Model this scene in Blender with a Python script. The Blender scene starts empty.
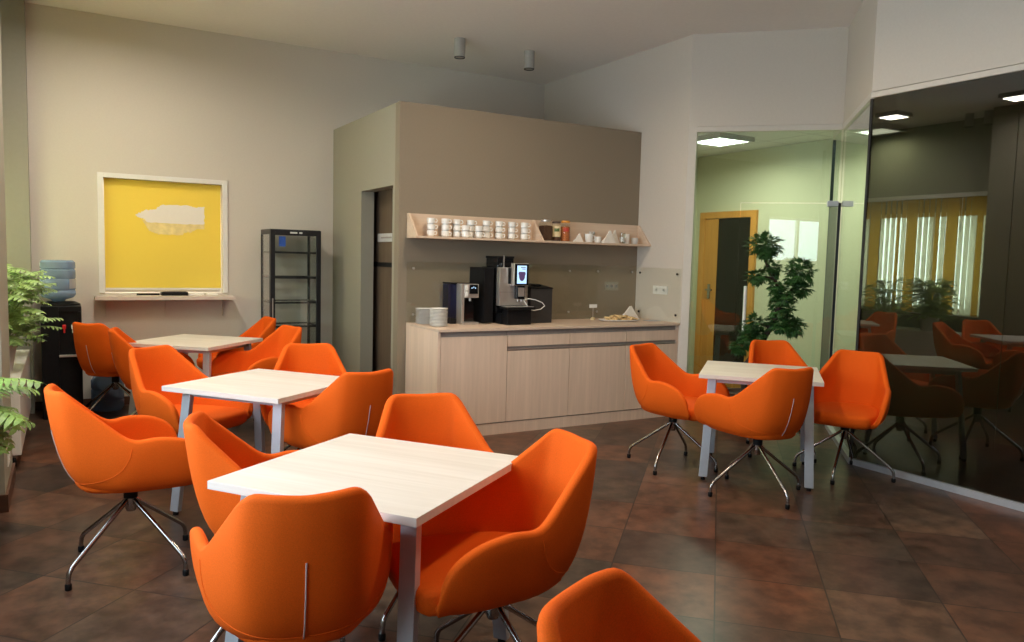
import bpy, bmesh, math, random
from mathutils import Vector, Matrix
PI = math.pi
rnd = random.Random(7)
C = bpy.context.scene.collection
sc = bpy.context.scene

# ------------------------------------------------------------------ materials
def mat(name):
    m = bpy.data.materials.new(name); m.use_nodes = True
    nt = m.node_tree; nt.nodes.clear()
    out = nt.nodes.new('ShaderNodeOutputMaterial')
    return m, nt, out
def node(nt, t, **kw):
    n = nt.nodes.new(t)
    for k, v in kw.items():
        if k.startswith('i_'):
            n.inputs[k[2:].replace('_', ' ')].default_value = v
        else: setattr(n, k, v)
    return n
def principled(nt, out, col=(.8, .8, .8), rough=.5, metal=0., spec=.5):
    p = nt.nodes.new('ShaderNodeBsdfPrincipled')
    p.inputs['Base Color'].default_value = (*col, 1)
    p.inputs['Roughness'].default_value = rough
    p.inputs['Metallic'].default_value = metal
    p.inputs['Specular IOR Level'].default_value = spec
    nt.links.new(p.outputs[0], out.inputs[0])
    return p
def coords(nt, scale=(1, 1, 1), rot=(0, 0, 0)):
    tc = nt.nodes.new('ShaderNodeTexCoord')
    mp = nt.nodes.new('ShaderNodeMapping')
    mp.inputs['Scale'].default_value = scale; mp.inputs['Rotation'].default_value = rot
    nt.links.new(tc.outputs['Object'], mp.inputs[0])
    return mp.outputs[0]
def noise(nt, vec, scale=5, detail=4, rough=.55):
    n = nt.nodes.new('ShaderNodeTexNoise')
    n.inputs['Scale'].default_value = scale; n.inputs['Detail'].default_value = detail
    n.inputs['Roughness'].default_value = rough
    nt.links.new(vec, n.inputs['Vector'])
    return n.outputs['Fac']
def ramp(nt, fac, stops):
    r = nt.nodes.new('ShaderNodeValToRGB')
    e = r.color_ramp.elements
    while len(e) < len(stops): e.new(.5)
    for i, (p, c) in enumerate(stops): e[i].position = p; e[i].color = (*c, 1)
    nt.links.new(fac, r.inputs[0])
    return r.outputs[0]
def bump(nt, p, h, strength=.2, dist=.01):
    b = nt.nodes.new('ShaderNodeBump'); b.inputs['Strength'].default_value = strength
    b.inputs['Distance'].default_value = dist
    nt.links.new(h, b.inputs['Height']); nt.links.new(b.outputs[0], p.inputs['Normal'])
def plain(name, col, rough=.5, metal=0., spec=.5, var=.06, scale=30, bmp=0):
    m, nt, out = mat(name)
    p = principled(nt, out, col, rough, metal, spec)
    v = coords(nt); f = noise(nt, v, scale)
    lo = tuple(c * (1 - var) for c in col); hi = tuple(min(1, c * (1 + var)) for c in col)
    nt.links.new(ramp(nt, f, [(.3, lo), (.7, hi)]), p.inputs['Base Color'])
    if bmp: bump(nt, p, f, bmp, .002)
    return m
def wood(name, c1, c2, axis='z', rough=.45, scale=1.0):
    m, nt, out = mat(name)
    p = principled(nt, out, c1, rough, 0, .35)
    s = {'x': (1.2, 26, 26), 'y': (26, 1.2, 26), 'z': (26, 26, 1.2)}[axis]
    v = coords(nt, tuple(k * scale for k in s))
    f = noise(nt, v, 1.6, 6, .65)
    v2 = coords(nt, tuple(k * scale * .25 for k in s)); f2 = noise(nt, v2, 1.2, 3)
    mx = node(nt, 'ShaderNodeMath', operation='ADD'); nt.links.new(f, mx.inputs[0]); nt.links.new(f2, mx.inputs[1])
    hf = node(nt, 'ShaderNodeMath', operation='MULTIPLY'); hf.inputs[1].default_value = .5; nt.links.new(mx.outputs[0], hf.inputs[0])
    nt.links.new(ramp(nt, hf.outputs[0], [(.36, c2), (.5, tuple((a + b) / 2 for a, b in zip(c1, c2))), (.62, c1)]), p.inputs['Base Color'])
    return m
def emit(name, col, s):
    m, nt, out = mat(name)
    e = node(nt, 'ShaderNodeEmission'); e.inputs[0].default_value = (*col, 1); e.inputs[1].default_value = s
    nt.links.new(e.outputs[0], out.inputs[0]); return m
def glass(name, tint, ior=1.5, gloss=(1, 1, 1), rough=0.0, boost=1.0):
    m, nt, out = mat(name)
    geo = node(nt, 'ShaderNodeNewGeometry')
    io = node(nt, 'ShaderNodeMix', data_type='FLOAT'); io.inputs[2].default_value = ior; io.inputs[3].default_value = 1 / ior
    nt.links.new(geo.outputs['Backfacing'], io.inputs[0])
    fr = node(nt, 'ShaderNodeFresnel'); nt.links.new(io.outputs[0], fr.inputs[0])
    mu = node(nt, 'ShaderNodeMath', operation='MULTIPLY', use_clamp=True); mu.inputs[1].default_value = boost
    nt.links.new(fr.outputs[0], mu.inputs[0])
    tr = node(nt, 'ShaderNodeBsdfTransparent'); tr.inputs[0].default_value = (*tint, 1)
    gl = node(nt, 'ShaderNodeBsdfGlossy'); gl.inputs[0].default_value = (*gloss, 1); gl.inputs['Roughness'].default_value = rough
    mx = node(nt, 'ShaderNodeMixShader')
    nt.links.new(mu.outputs[0], mx.inputs[0]); nt.links.new(tr.outputs[0], mx.inputs[1]); nt.links.new(gl.outputs[0], mx.inputs[2])
    nt.links.new(mx.outputs[0], out.inputs[0]); return m
def translucent(name, col, fac=.5, tcol=None):
    m, nt, out = mat(name)
    d = node(nt, 'ShaderNodeBsdfDiffuse'); d.inputs[0].default_value = (*col, 1)
    t = node(nt, 'ShaderNodeBsdfTranslucent'); t.inputs[0].default_value = (*(tcol or col), 1)
    f = noise(nt, coords(nt), 40)
    nt.links.new(ramp(nt, f, [(.3, tuple(c * .985 for c in col)), (.7, col)]), d.inputs[0])
    mx = node(nt, 'ShaderNodeMixShader'); mx.inputs[0].default_value = fac
    nt.links.new(d.outputs[0], mx.inputs[1]); nt.links.new(t.outputs[0], mx.inputs[2])
    nt.links.new(mx.outputs[0], out.inputs[0]); return m

def tile_floor():
    m, nt, out = mat('slate_tile')
    p = principled(nt, out, (.1, .06, .04), .4, 0, .22)
    tc = node(nt, 'ShaderNodeTexCoord'); sep = node(nt, 'ShaderNodeSeparateXYZ'); nt.links.new(tc.outputs['Object'], sep.inputs[0])
    def M(op, a, b=None, cl=False):
        n = node(nt, 'ShaderNodeMath', operation=op, use_clamp=cl)
        for i, q in enumerate((a, b)):
            if q is None: continue
            if isinstance(q, (int, float)): n.inputs[i].default_value = q
            else: nt.links.new(q, n.inputs[i])
        return n.outputs[0]
    T = .495; r2 = math.sqrt(.5)
    U = M('DIVIDE', M('SUBTRACT', M('MULTIPLY', M('SUBTRACT', sep.outputs[0], sep.outputs[1]), r2), .045), T)
    V = M('DIVIDE', M('SUBTRACT', M('MULTIPLY', M('ADD', sep.outputs[0], sep.outputs[1]), r2), 4.26), T)
    cu, cv = M('FLOOR', U), M('FLOOR', V)
    fu, fv = M('SUBTRACT', U, cu), M('SUBTRACT', V, cv)
    eu = M('MINIMUM', fu, M('SUBTRACT', 1., fu)); ev = M('MINIMUM', fv, M('SUBTRACT', 1., fv))
    e = M('MINIMUM', eu, ev)
    grout = M('SUBTRACT', 1., M('MULTIPLY', M('SUBTRACT', e, .0045), 250., True), True)
    cb = node(nt, 'ShaderNodeCombineXYZ'); nt.links.new(cu, cb.inputs[0]); nt.links.new(cv, cb.inputs[1])
    wn = node(nt, 'ShaderNodeTexWhiteNoise', noise_dimensions='3D'); nt.links.new(cb.outputs[0], wn.inputs['Vector'])
    off = node(nt, 'ShaderNodeVectorMath', operation='SCALE'); nt.links.new(wn.outputs['Color'], off.inputs[0]); off.inputs['Scale'].default_value = 30
    ad = node(nt, 'ShaderNodeVectorMath', operation='ADD'); nt.links.new(tc.outputs['Object'], ad.inputs[0]); nt.links.new(off.outputs[0], ad.inputs[1])
    n1 = noise(nt, ad.outputs[0], 2.2, 6, .65); n2 = noise(nt, ad.outputs[0], 9, 7, .62)
    tcol = ramp(nt, wn.outputs['Value'], [(0, (.050, .036, .030)), (.22, (.080, .044, .031)), (.42, (.108, .050, .031)), (.60, (.064, .047, .037)), (.78, (.118, .052, .030)), (1, (.094, .070, .053))])
    tone = ramp(nt, n1, [(.28, (.70, .76, .80)), (.5, (.98, .96, .94)), (.72, (1.32, 1.12, 1.0))])
    tm = node(nt, 'ShaderNodeMix', data_type='RGBA', blend_type='MULTIPLY'); tm.inputs[0].default_value = 1
    nt.links.new(tcol, tm.inputs[6]); nt.links.new(tone, tm.inputs[7]); col = tm.outputs[2]
    fine = ramp(nt, n2, [(.36, (.62, .62, .62)), (.64, (1.38, 1.36, 1.32))])
    mul = node(nt, 'ShaderNodeMix', data_type='RGBA', blend_type='MULTIPLY'); mul.inputs[0].default_value = 1
    nt.links.new(col, mul.inputs[6]); nt.links.new(fine, mul.inputs[7])
    gm = node(nt, 'ShaderNodeMix', data_type='RGBA'); nt.links.new(grout, gm.inputs[0]); nt.links.new(mul.outputs[2], gm.inputs[6]); gm.inputs[7].default_value = (.02, .016, .014, 1)
    nt.links.new(gm.outputs[2], p.inputs['Base Color'])
    p.inputs['Roughness'].default_value = .30
    h = M('SUBTRACT', M('MULTIPLY', n2, .5), grout)
    return m
def ceiling_grid():
    m, nt, out = mat('grid_ceiling')
    p = principled(nt, out, (.75, .76, .66), .9)
    tc = node(nt, 'ShaderNodeTexCoord'); br = node(nt, 'ShaderNodeTexBrick'); br.offset = 0
    br.inputs['Color1'].default_value = (.74, .74, .68, 1); br.inputs['Color2'].default_value = (.70, .70, .64, 1)
    br.inputs['Mortar'].default_value = (.42, .42, .37, 1); br.inputs['Scale'].default_value = 1
    br.inputs['Mortar Size'].default_value = .008; br.inputs['Brick Width'].default_value = .6; br.inputs['Row Height'].default_value = .6
    nt.links.new(tc.outputs['Object'], br.inputs[0]); nt.links.new(br.outputs[0], p.inputs['Base Color'])
    return m

M_ = {}
M_['wall'] = plain('wall_paint_beige', (.645, .585, .512), .85, var=.02, scale=60)
M_['wallgrey'] = plain('wall_paint_greygreen', (.29, .275, .235), .85, var=.02)
M_['brown'] = plain('wall_paint_taupe', (.255, .207, .148), .8, var=.02, scale=60)
M_['khaki'] = plain('wall_paint_khaki', (.33, .305, .235), .8, var=.02, scale=60)
M_['ceil'] = plain('ceiling_paint', (.80, .75, .71), .9, var=.02)
M_['green'] = plain('wall_paint_lime', (.60, .60, .435), .85, var=.02)
M_['floor'] = tile_floor()
M_['grid'] = ceiling_grid()
M_['trim'] = plain('trim_lacquer', (.64, .59, .52), .4, var=.02)
M_['white'] = plain('white_lacquer', (.80, .77, .73), .4, var=.02)
M_['whiteplastic'] = plain('white_plastic', (.85, .84, .80), .35, var=.02)
M_['porcelain'] = plain('porcelain', (.88, .87, .83), .2, var=.02)
M_['greyporcelain'] = plain('grey_porcelain', (.62, .61, .59), .3, var=.03)
M_['paper'] = plain('paper_napkin', (.90, .86, .79), .9, var=.03)
M_['orange'] = plain('orange_felt', (.73, .106, .0045), .8, 0, .18, var=.10, scale=320, bmp=.15)
M_['zip'] = plain('zip_grey', (.55, .45, .42), .5)
M_['chrome'] = plain('chrome', (.40, .38, .37), .2, 1.0, var=.03)
M_['steel'] = plain('brushed_steel', (.66, .62, .58), .38, .8, var=.05, scale=90)
M_['alu'] = plain('aluminium_paint', (.47, .49, .53), .42, .35, var=.03)
M_['stile'] = plain('slate_metal', (.030, .038, .046), .3, 0, .3)
M_['black'] = plain('black_plastic', (.008, .008, .009), .45, 0, .2, var=.2)
M_['blackgloss'] = plain('black_gloss', (.008, .008, .009), .12, var=.2)
M_['blackmetal'] = plain('black_metal', (.012, .013, .016), .38, .2, var=.2)
M_['darkbin'] = plain('dark_plastic_box', (.035, .031, .030), .5, var=.1)
M_['table'] = wood('table_laminate', (.77, .705, .64), (.66, .59, .52), 'x', .38)
M_['ctop'] = wood('worktop_laminate', (.72, .56, .44), (.57, .43, .33), 'x', .42)
M_['cab'] = wood('cabinet_laminate', (.82, .625, .49), (.70, .53, .41), 'z', .5)
M_['shelf'] = wood('shelf_birch', (.72, .56, .43), (.62, .47, .35), 'x', .5)
M_['sill'] = wood('sill_laminate', (.66, .58, .52), (.56, .48, .42), 'x', .5)
M_['groove'] = plain('groove_metal', (.36, .32, .29), .5, .2)
M_['darkwood'] = wood('dark_door_wood', (.16, .112, .075), (.11, .075, .05), 'z', .5)
M_['skirt'] = wood('skirting_wood', (.12, .055, .030), (.08, .035, .02), 'x', .5)
M_['orangewood'] = wood('beech_door_frame', (.66, .32, .075), (.52, .24, .05), 'z', .4)
M_['blind'] = translucent('yellow_roller_fabric', (.95, .775, .15), .30)
M_['blindslat'] = translucent('amber_slat_fabric', (.46, .24, .03), .35, (.60, .34, .06))
M_['litslat'] = translucent('backlit_slat_fabric', (.62, .56, .36), .5, (.86, .82, .60))  # paler copy of the slat fabric, window backlight put into its colour
M_['badge'] = plain('white_print', (.86, .80, .72), .7, var=.01)
M_['badge2'] = plain('pale_print', (.85, .68, .30), .7, var=.10, scale=20)
M_['glass'] = glass('clear_glass', (.86, .93, .86), 1.5, boost=1.5)
M_['winglass'] = glass('window_glass', (.93, .96, .95), 1.45)
M_['windim'] = glass('dimmed_glass', (.42, .44, .37), 1.3)  # strong tint added only to dim the daylight behind the end window
M_['splash'] = glass('splash_glass', (.985, .99, .972), 1.4)
M_['jarglass'] = glass('jar_glass', (.93, .93, .90), 1.4, rough=.05)
M_['tinted'] = glass('tinted_glass', (.24, .245, .21), 1.62, boost=1.5)
M_['tintdoor'] = glass('smoked_glass', (.10, .11, .085), 1.5)
M_['fridgeglass'] = glass('cooler_glass', (.90, .925, .92), 1.45, boost=1.2)
M_['tankblue'] = glass('blue_tank', (.30, .36, .60), 1.4, rough=.1)
M_['leafdark'] = plain('leaf_dark_green', (.034, .105, .022), .5, var=.6, scale=9)
M_['leaffresh'] = plain('leaf_fresh_green', (.27, .40, .13), .4, var=.6, scale=11)
M_['leafdeep'] = plain('leaf_deep_green', (.17, .29, .06), .45, var=.5, scale=8)
M_['bark'] = plain('bark', (.05, .032, .022), .9, var=.4, scale=25, bmp=.4)
M_['soil'] = plain('soil', (.03, .02, .014), .95, var=.4)
M_['pot'] = plain('grey_pot', (.55, .54, .53), .5)
M_['terracotta'] = plain('brown_pot', (.10, .065, .045), .6)
M_['coffee'] = plain('ground_coffee', (.09, .04, .022), .8, var=.3, scale=90)
M_['label'] = plain('cream_label', (.75, .60, .34), .6)
M_['green_label'] = plain('green_label', (.10, .16, .05), .6)
M_['red_label'] = plain('red_label', (.55, .05, .03), .6)
M_['amber'] = plain('amber_lid', (.78, .33, .05), .45)
M_['rustgran'] = plain('coffee_granules', (.50, .16, .05), .8, var=.4, scale=90)
M_['biscuit'] = plain('biscuit', (.70, .50, .24), .8, var=.38, scale=45, bmp=.5)
M_['red'] = plain('red_tap', (.6, .02, .02), .35)
M_['blue'] = plain('blue_sticker', (.03, .13, .60), .5)
M_['lamp'] = emit('lamp_panel', (1, .95, .86), 9)
M_['lampcool'] = emit('office_lamp', (1, 1, .94), 7)
M_['screen'] = emit('machine_screen', (.50, .74, 1.0), 1.3)
M_['screencup'] = emit('screen_cup', (.10, .06, .14), 1.0)
M_['lampwhite'] = plain('lamp_white', (.40, .385, .35), .5)
def water_mat():
    m, nt, out = mat('blue_water_bottle')
    tr = node(nt, 'ShaderNodeBsdfTransparent'); tr.inputs[0].default_value = (.55, .63, .72, 1)
    p = node(nt, 'ShaderNodeBsdfPrincipled'); p.inputs['Base Color'].default_value = (.30, .42, .62, 1); p.inputs['Roughness'].default_value = .15
    lw = node(nt, 'ShaderNodeLayerWeight'); lw.inputs[0].default_value = .45
    f = ramp(nt, lw.outputs['Facing'], [(.0, (.35,) * 3), (1, (.9,) * 3)])
    mx = node(nt, 'ShaderNodeMixShader'); nt.links.new(f, mx.inputs[0]); nt.links.new(tr.outputs[0], mx.inputs[1]); nt.links.new(p.outputs[0], mx.inputs[2])
    nt.links.new(mx.outputs[0], out.inputs[0]); return m
M_['bottle'] = water_mat()

# ------------------------------------------------------------------ mesh helpers
class MB:
    def __init__(s): s.v = []; s.f = []
    def add(s, vs, fs):
        o = len(s.v); s.v += [tuple(q) for q in vs]; s.f += [tuple(i + o for i in f) for f in fs]; return s
    def box(s, x0, x1, y0, y1, z0, z1):
        return s.add([(x0, y0, z0), (x1, y0, z0), (x1, y1, z0), (x0, y1, z0), (x0, y0, z1), (x1, y0, z1), (x1, y1, z1), (x0, y1, z1)],
                     [(3, 2, 1, 0), (4, 5, 6, 7), (0, 1, 5, 4), (1, 2, 6, 5), (2, 3, 7, 6), (3, 0, 4, 7)])
    def prism(s, pts, z0, z1):      # pts counter-clockwise (x,y)
        n = len(pts)
        return s.add([(x, y, z0) for x, y in pts] + [(x, y, z1) for x, y in pts],
                     [tuple(range(n - 1, -1, -1)), tuple(range(n, 2 * n))] + [(i, (i + 1) % n, (i + 1) % n + n, i + n) for i in range(n)])
    def prism_x(s, pts, x0, x1):    # pts (y,z)
        n = len(pts)
        return s.add([(x0, y, z) for y, z in pts] + [(x1, y, z) for y, z in pts],
                     [tuple(range(n - 1, -1, -1)), tuple(range(n, 2 * n))] + [(i, (i + 1) % n, (i + 1) % n + n, i + n) for i in range(n)])
    def prism_y(s, pts, y0, y1):    # pts (x,z)
        n = len(pts)
        return s.add([(x, y0, z) for x, z in pts] + [(x, y1, z) for x, z in pts],
                     [tuple(range(n)), tuple(range(2 * n - 1, n - 1, -1))] + [(i, i + n, (i + 1) % n + n, (i + 1) % n) for i in range(n)])
    def lathe(s, prof, seg=24, c=(0, 0), sx=1, sy=1):
        n = len(prof); vs = []; fs = []
        for k in range(seg):
            a = 2 * PI * k / seg
            vs += [(c[0] + r * math.cos(a) * sx, c[1] + r * math.sin(a) * sy, z) for r, z in prof]
        for k in range(seg):
            k2 = (k + 1) % seg
            for i in range(n - 1): fs.append((k * n + i, k2 * n + i, k2 * n + i + 1, k * n + i + 1))
        if prof[0][0] > 1e-6: fs.append(tuple(k * n for k in range(seg - 1, -1, -1)))
        if prof[-1][0] > 1e-6: fs.append(tuple(k * n + n - 1 for k in range(seg)))
        return s.add(vs, fs)
    def cyl(s, x, y, z0, z1, r, seg=20, r2=None): return s.lathe([(r, z0), (r2 if r2 is not None else r, z1)], seg, (x, y))
    def tube(s, pts, r, seg=8, cap=True):
        pts = [Vector(p) for p in pts]; n = len(pts); rs = r if isinstance(r, (list, tuple)) else [r] * n
        vs = []; fs = []; up = None
        for i, p in enumerate(pts):
            t = (pts[min(i + 1, n - 1)] - pts[max(i - 1, 0)]).normalized()
            if up is None:
                up = Vector((0, 0, 1)) if abs(t.z) < .9 else Vector((1, 0, 0))
            b = t.cross(up).normalized(); up = b.cross(t).normalized()
            for k in range(seg):
                a = 2 * PI * k / seg; vs.append(p + (b * math.cos(a) + up * math.sin(a)) * rs[i])
        for i in range(n - 1):
            for k in range(seg):
                k2 = (k + 1) % seg; fs.append((i * seg + k, i * seg + k2, (i + 1) * seg + k2, (i + 1) * seg + k))
        if cap: fs += [tuple(range(seg - 1, -1, -1)), tuple((n - 1) * seg + k for k in range(seg))]
        return s.add(vs, fs)
    def build(s, name, m, parent=None, smooth=False, bevel=0, loc=None, fix=True):
        me = bpy.data.meshes.new(name); me.from_pydata(s.v, [], s.f)
        if fix:
            bm = bmesh.new(); bm.from_mesh(me)
            bmesh.ops.recalc_face_normals(bm, faces=bm.faces)
            if bevel:
                es = [e for e in bm.edges if len(e.link_faces) == 2 and e.calc_face_angle(0) > .6]
                bmesh.ops.bevel(bm, geom=es, offset=bevel, segments=2, profile=.6, affect='EDGES')
            bm.to_mesh(me); bm.free()
        if smooth:
            me.polygons.foreach_set('use_smooth', [True] * len(me.polygons))
            if smooth != 'all': me.set_sharp_from_angle(angle=.7)
        me.materials.append(m)
        o = bpy.data.objects.new(name, me); C.objects.link(o)
        if parent: o.parent = parent
        if loc: o.location = loc
        return o
def tag(o, label, cat, group=None, kind=None):
    o['label'] = label; o['category'] = cat
    if group: o['group'] = group
    if kind: o['kind'] = kind
    return o
def thing(name, label, cat, loc=(0, 0, 0), rz=0, group=None):
    o = bpy.data.objects.new(name, None); C.objects.link(o); o.empty_display_size = .1
    o.location = loc; o.rotation_euler = (0, 0, rz); return tag(o, label, cat, group)
def st(o): o['kind'] = 'structure'; return o
def dup(root, loc, rz, label, group=None):
    r = root.copy(); C.objects.link(r); r.location = loc; r.rotation_euler = (0, 0, rz); r['label'] = label
    if group: r['group'] = group
    for ch in list(root.children):
        c = ch.copy(); C.objects.link(c); c.parent = r
        for g in ch.children:
            d = g.copy(); C.objects.link(d); d.parent = c
    return r
def wall_x(x0, x1, y0, y1, z0, z1, holes):     # wall in a plane x = const; holes (y0,y1,z0,z1)
    m = MB(); ys = sorted({y0, y1, *[h[0] for h in holes], *[h[1] for h in holes]}); zs = sorted({z0, z1, *[h[2] for h in holes], *[h[3] for h in holes]})
    for i in range(len(ys) - 1):
        for j in range(len(zs) - 1):
            cy, cz = (ys[i] + ys[i + 1]) / 2, (zs[j] + zs[j + 1]) / 2
            if not any(h[0] < cy < h[1] and h[2] < cz < h[3] for h in holes): m.box(x0, x1, ys[i], ys[i + 1], zs[j], zs[j + 1])
    return m
def wall_y(y0, y1, x0, x1, z0, z1, holes):
    m = wall_x(y0, y1, x0, x1, z0, z1, holes); m.v = [(b, a, c) for a, b, c in m.v]; m.f = [f[::-1] for f in m.f]; return m
R2 = math.sqrt(.5)
# oblique glazing frames: local s along, t outward behind the glass
def obl(P, d, nrm):
    def f(m):
        m.v = [(P[0] + d[0] * s + nrm[0] * t, P[1] + d[1] * s + nrm[1] * t, z) for s, t, z in m.v]; return m
    return f
W1X = 5.17
W2 = obl((W1X, 5.65), (R2, -R2), (R2, R2)); W3 = obl((W1X, 3.72), (R2, R2), (R2, -R2)); WL = .965 / R2

# ------------------------------------------------------------------ room shell
H = 3.64; GH = 2.785
st(MB().box(-1.2, 7.2, -4.7, 8.75, -.1, 0).build('floor', M_['floor']))
st(MB().box(-1.2, 7.2, -4.7, 8.75, H, H + .1).build('ceiling', M_['ceil']))
st(wall_y(8.25, 8.40, -.25, 5.29, 0, H, [(.335, 1.39, 1.08, 2.16)]).build('wall_back', M_['wall']))
st(MB().box(-1.2, -.25, 8.10, 8.40, 0, H).build('wall_recess', M_['wallgrey']))
WIN = [(5.95, 8.02, .86, 2.34), (1.0, 4.7, .86, 2.5), (-4.35, -2.3, 1.55, 2.55)]
st(wall_x(-1.1, -.9, -4.7, 8.1, 0, H, WIN).build('wall_left', M_['wallgrey']))
st(MB().box(-.9, -.31, 5.12, 5.86, 0, H).build('wall_pier', M_['khaki']))
st(MB().box(-.905, -.295, 5.105, 5.86, 0, .10).build('baseboard_pier', M_['skirt']))
st(MB().box(-.25, 1.74, 8.235, 8.25, 0, .08).build('baseboard_back', M_['skirt']))
st(MB().box(-1.1, 7.2, -4.7, -4.5, 0, H).build('wall_front', M_['wall']))
# kiosk
KX, KY, KH = 2.525, 6.35, 2.82
st(MB().box(KX, W1X, KY, KY + .10, 0, KH).build('wall_kiosk_front', M_['brown']))
st(wall_x(KX, KX + .13, KY + .10, 8.25, 0, KH, [(6.50, 7.335, 0, 2.115)]).build('wall_kiosk_side', M_['khaki']))
st(MB().box(KX + .13, W1X, KY + .1, 8.25, KH - .1, KH).build('ceiling_kiosk', M_['ceil']))
st(MB().box(KX + .13, 3.3, 7.64, 7.72, 0, KH - .1).build('wall_kiosk_inner', M_['khaki']))
# right-hand walls
st(MB().box(W1X, W1X + .12, 5.65, 8.4, 0, H).build('wall_right', M_['wall']))
st(W2(MB().box(0, WL, 0, .12, GH, H)).build('wall_niche_left', M_['wall']))
st(W3(MB().box(0, WL, 0, .12, GH, H)).build('wall_niche_right', M_['wall']))
st(MB().box(W1X, W1X + .12, -4.5, 3.72, GH, H).build('wall_right_upper', M_['wall']))
st(W2(MB().box(-.0, .075, .0, .12, 0, GH)).build('trim_1', M_['trim']))
st(W2(MB().box(.075, WL, -.006, .06, GH - .05, GH - .003)).build('trim_2', M_['trim']))
st(W3(MB().box(.0, WL, -.006, .06, GH - .05, GH - .003)).build('trim_3', M_['trim']))
st(MB().box(W1X - .006, W1X + .06, -4.5, 3.72, GH - .045, GH - .006).build('trim_4', M_['trim']))
st(MB().box(W1X - .012, W1X + .05, -4.5, 3.72, 0, .045).build('trim_5', M_['alu']))
st(W3(MB().box(.0, WL, -.01, .05, 0, .045)).build('trim_6', M_['alu']))
# glazing
b0 = 3.715
for k, b1 in enumerate((2.685, .9, -1.2, -4.5)):
    w = st(MB().box(W1X + .012, W1X + .024, b1 + .004, b0, .045, GH - .045).build('window_%d' % (k + 4), M_['tinted']))
    b0 = b1
st(MB().box(W1X + .008, W1X + .028, 3.715, 3.735, .045, GH - .045).build('trim_7', M_['blackmetal']))
X0, X1 = WL + .03, WL + .62
st(W3(MB().box(X0, X1, -.006, .06, GH - .05, GH + .06)).build('trim_8', M_['trim']))
st(W3(MB().box(X1, X1 + .03, -.002, .04, 0, GH - .05)).build('trim_9', M_['stile']))
st(W3(MB().box(X0, X1, .012, .024, 2.09, GH - .05)).build('window_10', M_['glass']))
dl = st(W3(MB().box(X0, X1 - .005, .0, .04, .01, 2.08)).build('door_4', M_['stile']))
W3(MB().box(X0, X1 - .005, -.002, .042, 0, .01)).build('door_seal', M_['black'], dl)
st(W3(MB().box(.02, WL - .01, .012, .024, .045, GH - .05)).build('window_8', M_['glass']))
m = MB().box(.075, .503, .012, .024, 0.0, GH - .05).box(.503, WL - .01, .012, .024, 2.078, GH - .05)
st(W2(m).build('window_9', M_['glass']))
LR = WL - .008
d = st(W2(MB().box(.509, LR, .012, .024, .01, 2.07)).build('door_1', M_['glass']))
hb = MB()
for t in (-.045, .081): hb.tube([(.585, t, .84), (.585, t, 1.29)], .014)
for z in (.90, 1.23): hb.tube([(.585, -.045, z), (.585, .081, z)], .008)
W2(hb).build('door_handle', M_['whiteplastic'], d, smooth=True)
W2(MB().box(LR - .09, LR + .004, -.014, .045, 2.045, 2.095)).build('door_hinge', M_['alu'], d, bevel=.004)
# office beyond the glass
st(MB().box(7.0, 7.12, -1.5, 7.5, 0, 2.83).build('wall_office', M_['green']))
st(MB().box(W1X + .12, 7.12, 7.45, 7.57, 0, 2.83).build('wall_office_end', M_['green']))
st(MB().box(W1X + .12, 7.12, -1.6, -1.5, 0, 2.83).build('wall_office_near', M_['green']))
cp = [(W1X + .125, -1.5), (7.0, -1.5), (7.0, 7.45), (W1X + .125, 7.45), (W1X + .125, 5.78), (6.30, 4.685), (W1X + .125, 3.59)]
st(MB().prism(cp, 2.83, 2.89).build('ceiling_office', M_['grid']))
# office door with beech frame and smoked pane
d = st(MB().box(6.965, 7.0, 6.42, 6.505, 0, 2.13).box(6.965, 7.0, 7.25, 7.34, 0, 2.13).box(6.965, 7.0, 6.505, 7.25, 2.05, 2.13).build('door_2', M_['orangewood'], bevel=.004))
MB().box(6.978, 7.0, 7.03, 7.248, 0, 2.045).box(6.978, 7.0, 6.507, 7.03, 0, .12).build('leaf_rail', M_['orangewood'], d)
MB().box(6.985, 6.997, 6.507, 7.03, .12, 2.045).build('leaf_pane', M_['tintdoor'], d)
MB().box(6.966, 6.978, 7.12, 7.16, 1.06, 1.24).tube([(6.975, 7.14, 1.17), (6.92, 7.14, 1.17), (6.92, 7.04, 1.17)], .010).build('door_handle', M_['chrome'], d, smooth=True)
MB().box(6.998, 7.0, 6.507, 7.03, .12, 2.045).build('leaf_back', M_['darkbin'], d)
sw = thing('light_switch', 'white square light switch on the green office wall', 'switch', (7.0, 5.22, 1.30))
MB().box(-.010, 0, -.042, .042, -.042, .042).build('plate', M_['whiteplastic'], sw, bevel=.003)
MB().box(-.014, -.008, -.03, .03, -.03, .03).build('rocker', M_['whiteplastic'], sw, bevel=.002)

# windows of the left wall (seen mirrored in the tinted glass) and daylight behind them
for k, (y0, y1, z0, z1) in enumerate(WIN):
    fm = MB().box(-1.05, -.98, y0, y1, z0, z0 + .06).box(-1.05, -.98, y0, y1, z1 - .06, z1)
    n = 2 if y1 - y0 < 2.2 else 4
    for i in range(n + 1):
        y = y0 + (y1 - y0 - .06) * i / n; fm.box(-1.05, -.98, y, y + .06, z0 + .06, z1 - .06)
    w = st(fm.build('window_%d' % (k + 1), M_['white']))
    MB().box(-1.02, -1.012, y0 + .03, y1 - .03, z0 + .03, z1 - .03).build('pane', M_['windim' if k == 0 else 'winglass'], w)
    MB().box(-.93, -.78, y0 - .02, y1 + .02, z0 - .035, z0 - .003).build('window_sill', M_['white'], w, bevel=.004)
bl = thing('vertical_blind', 'amber vertical slat blind over the end window mirrored in dark glass', 'blind', (-.76, 6.97, 2.56))
MB().box(-.03, .03, -1.08, 1.08, -.03, .03).build('head_rail', M_['white'], bl, bevel=.004)
sl, sa = MB(), MB()
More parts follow.
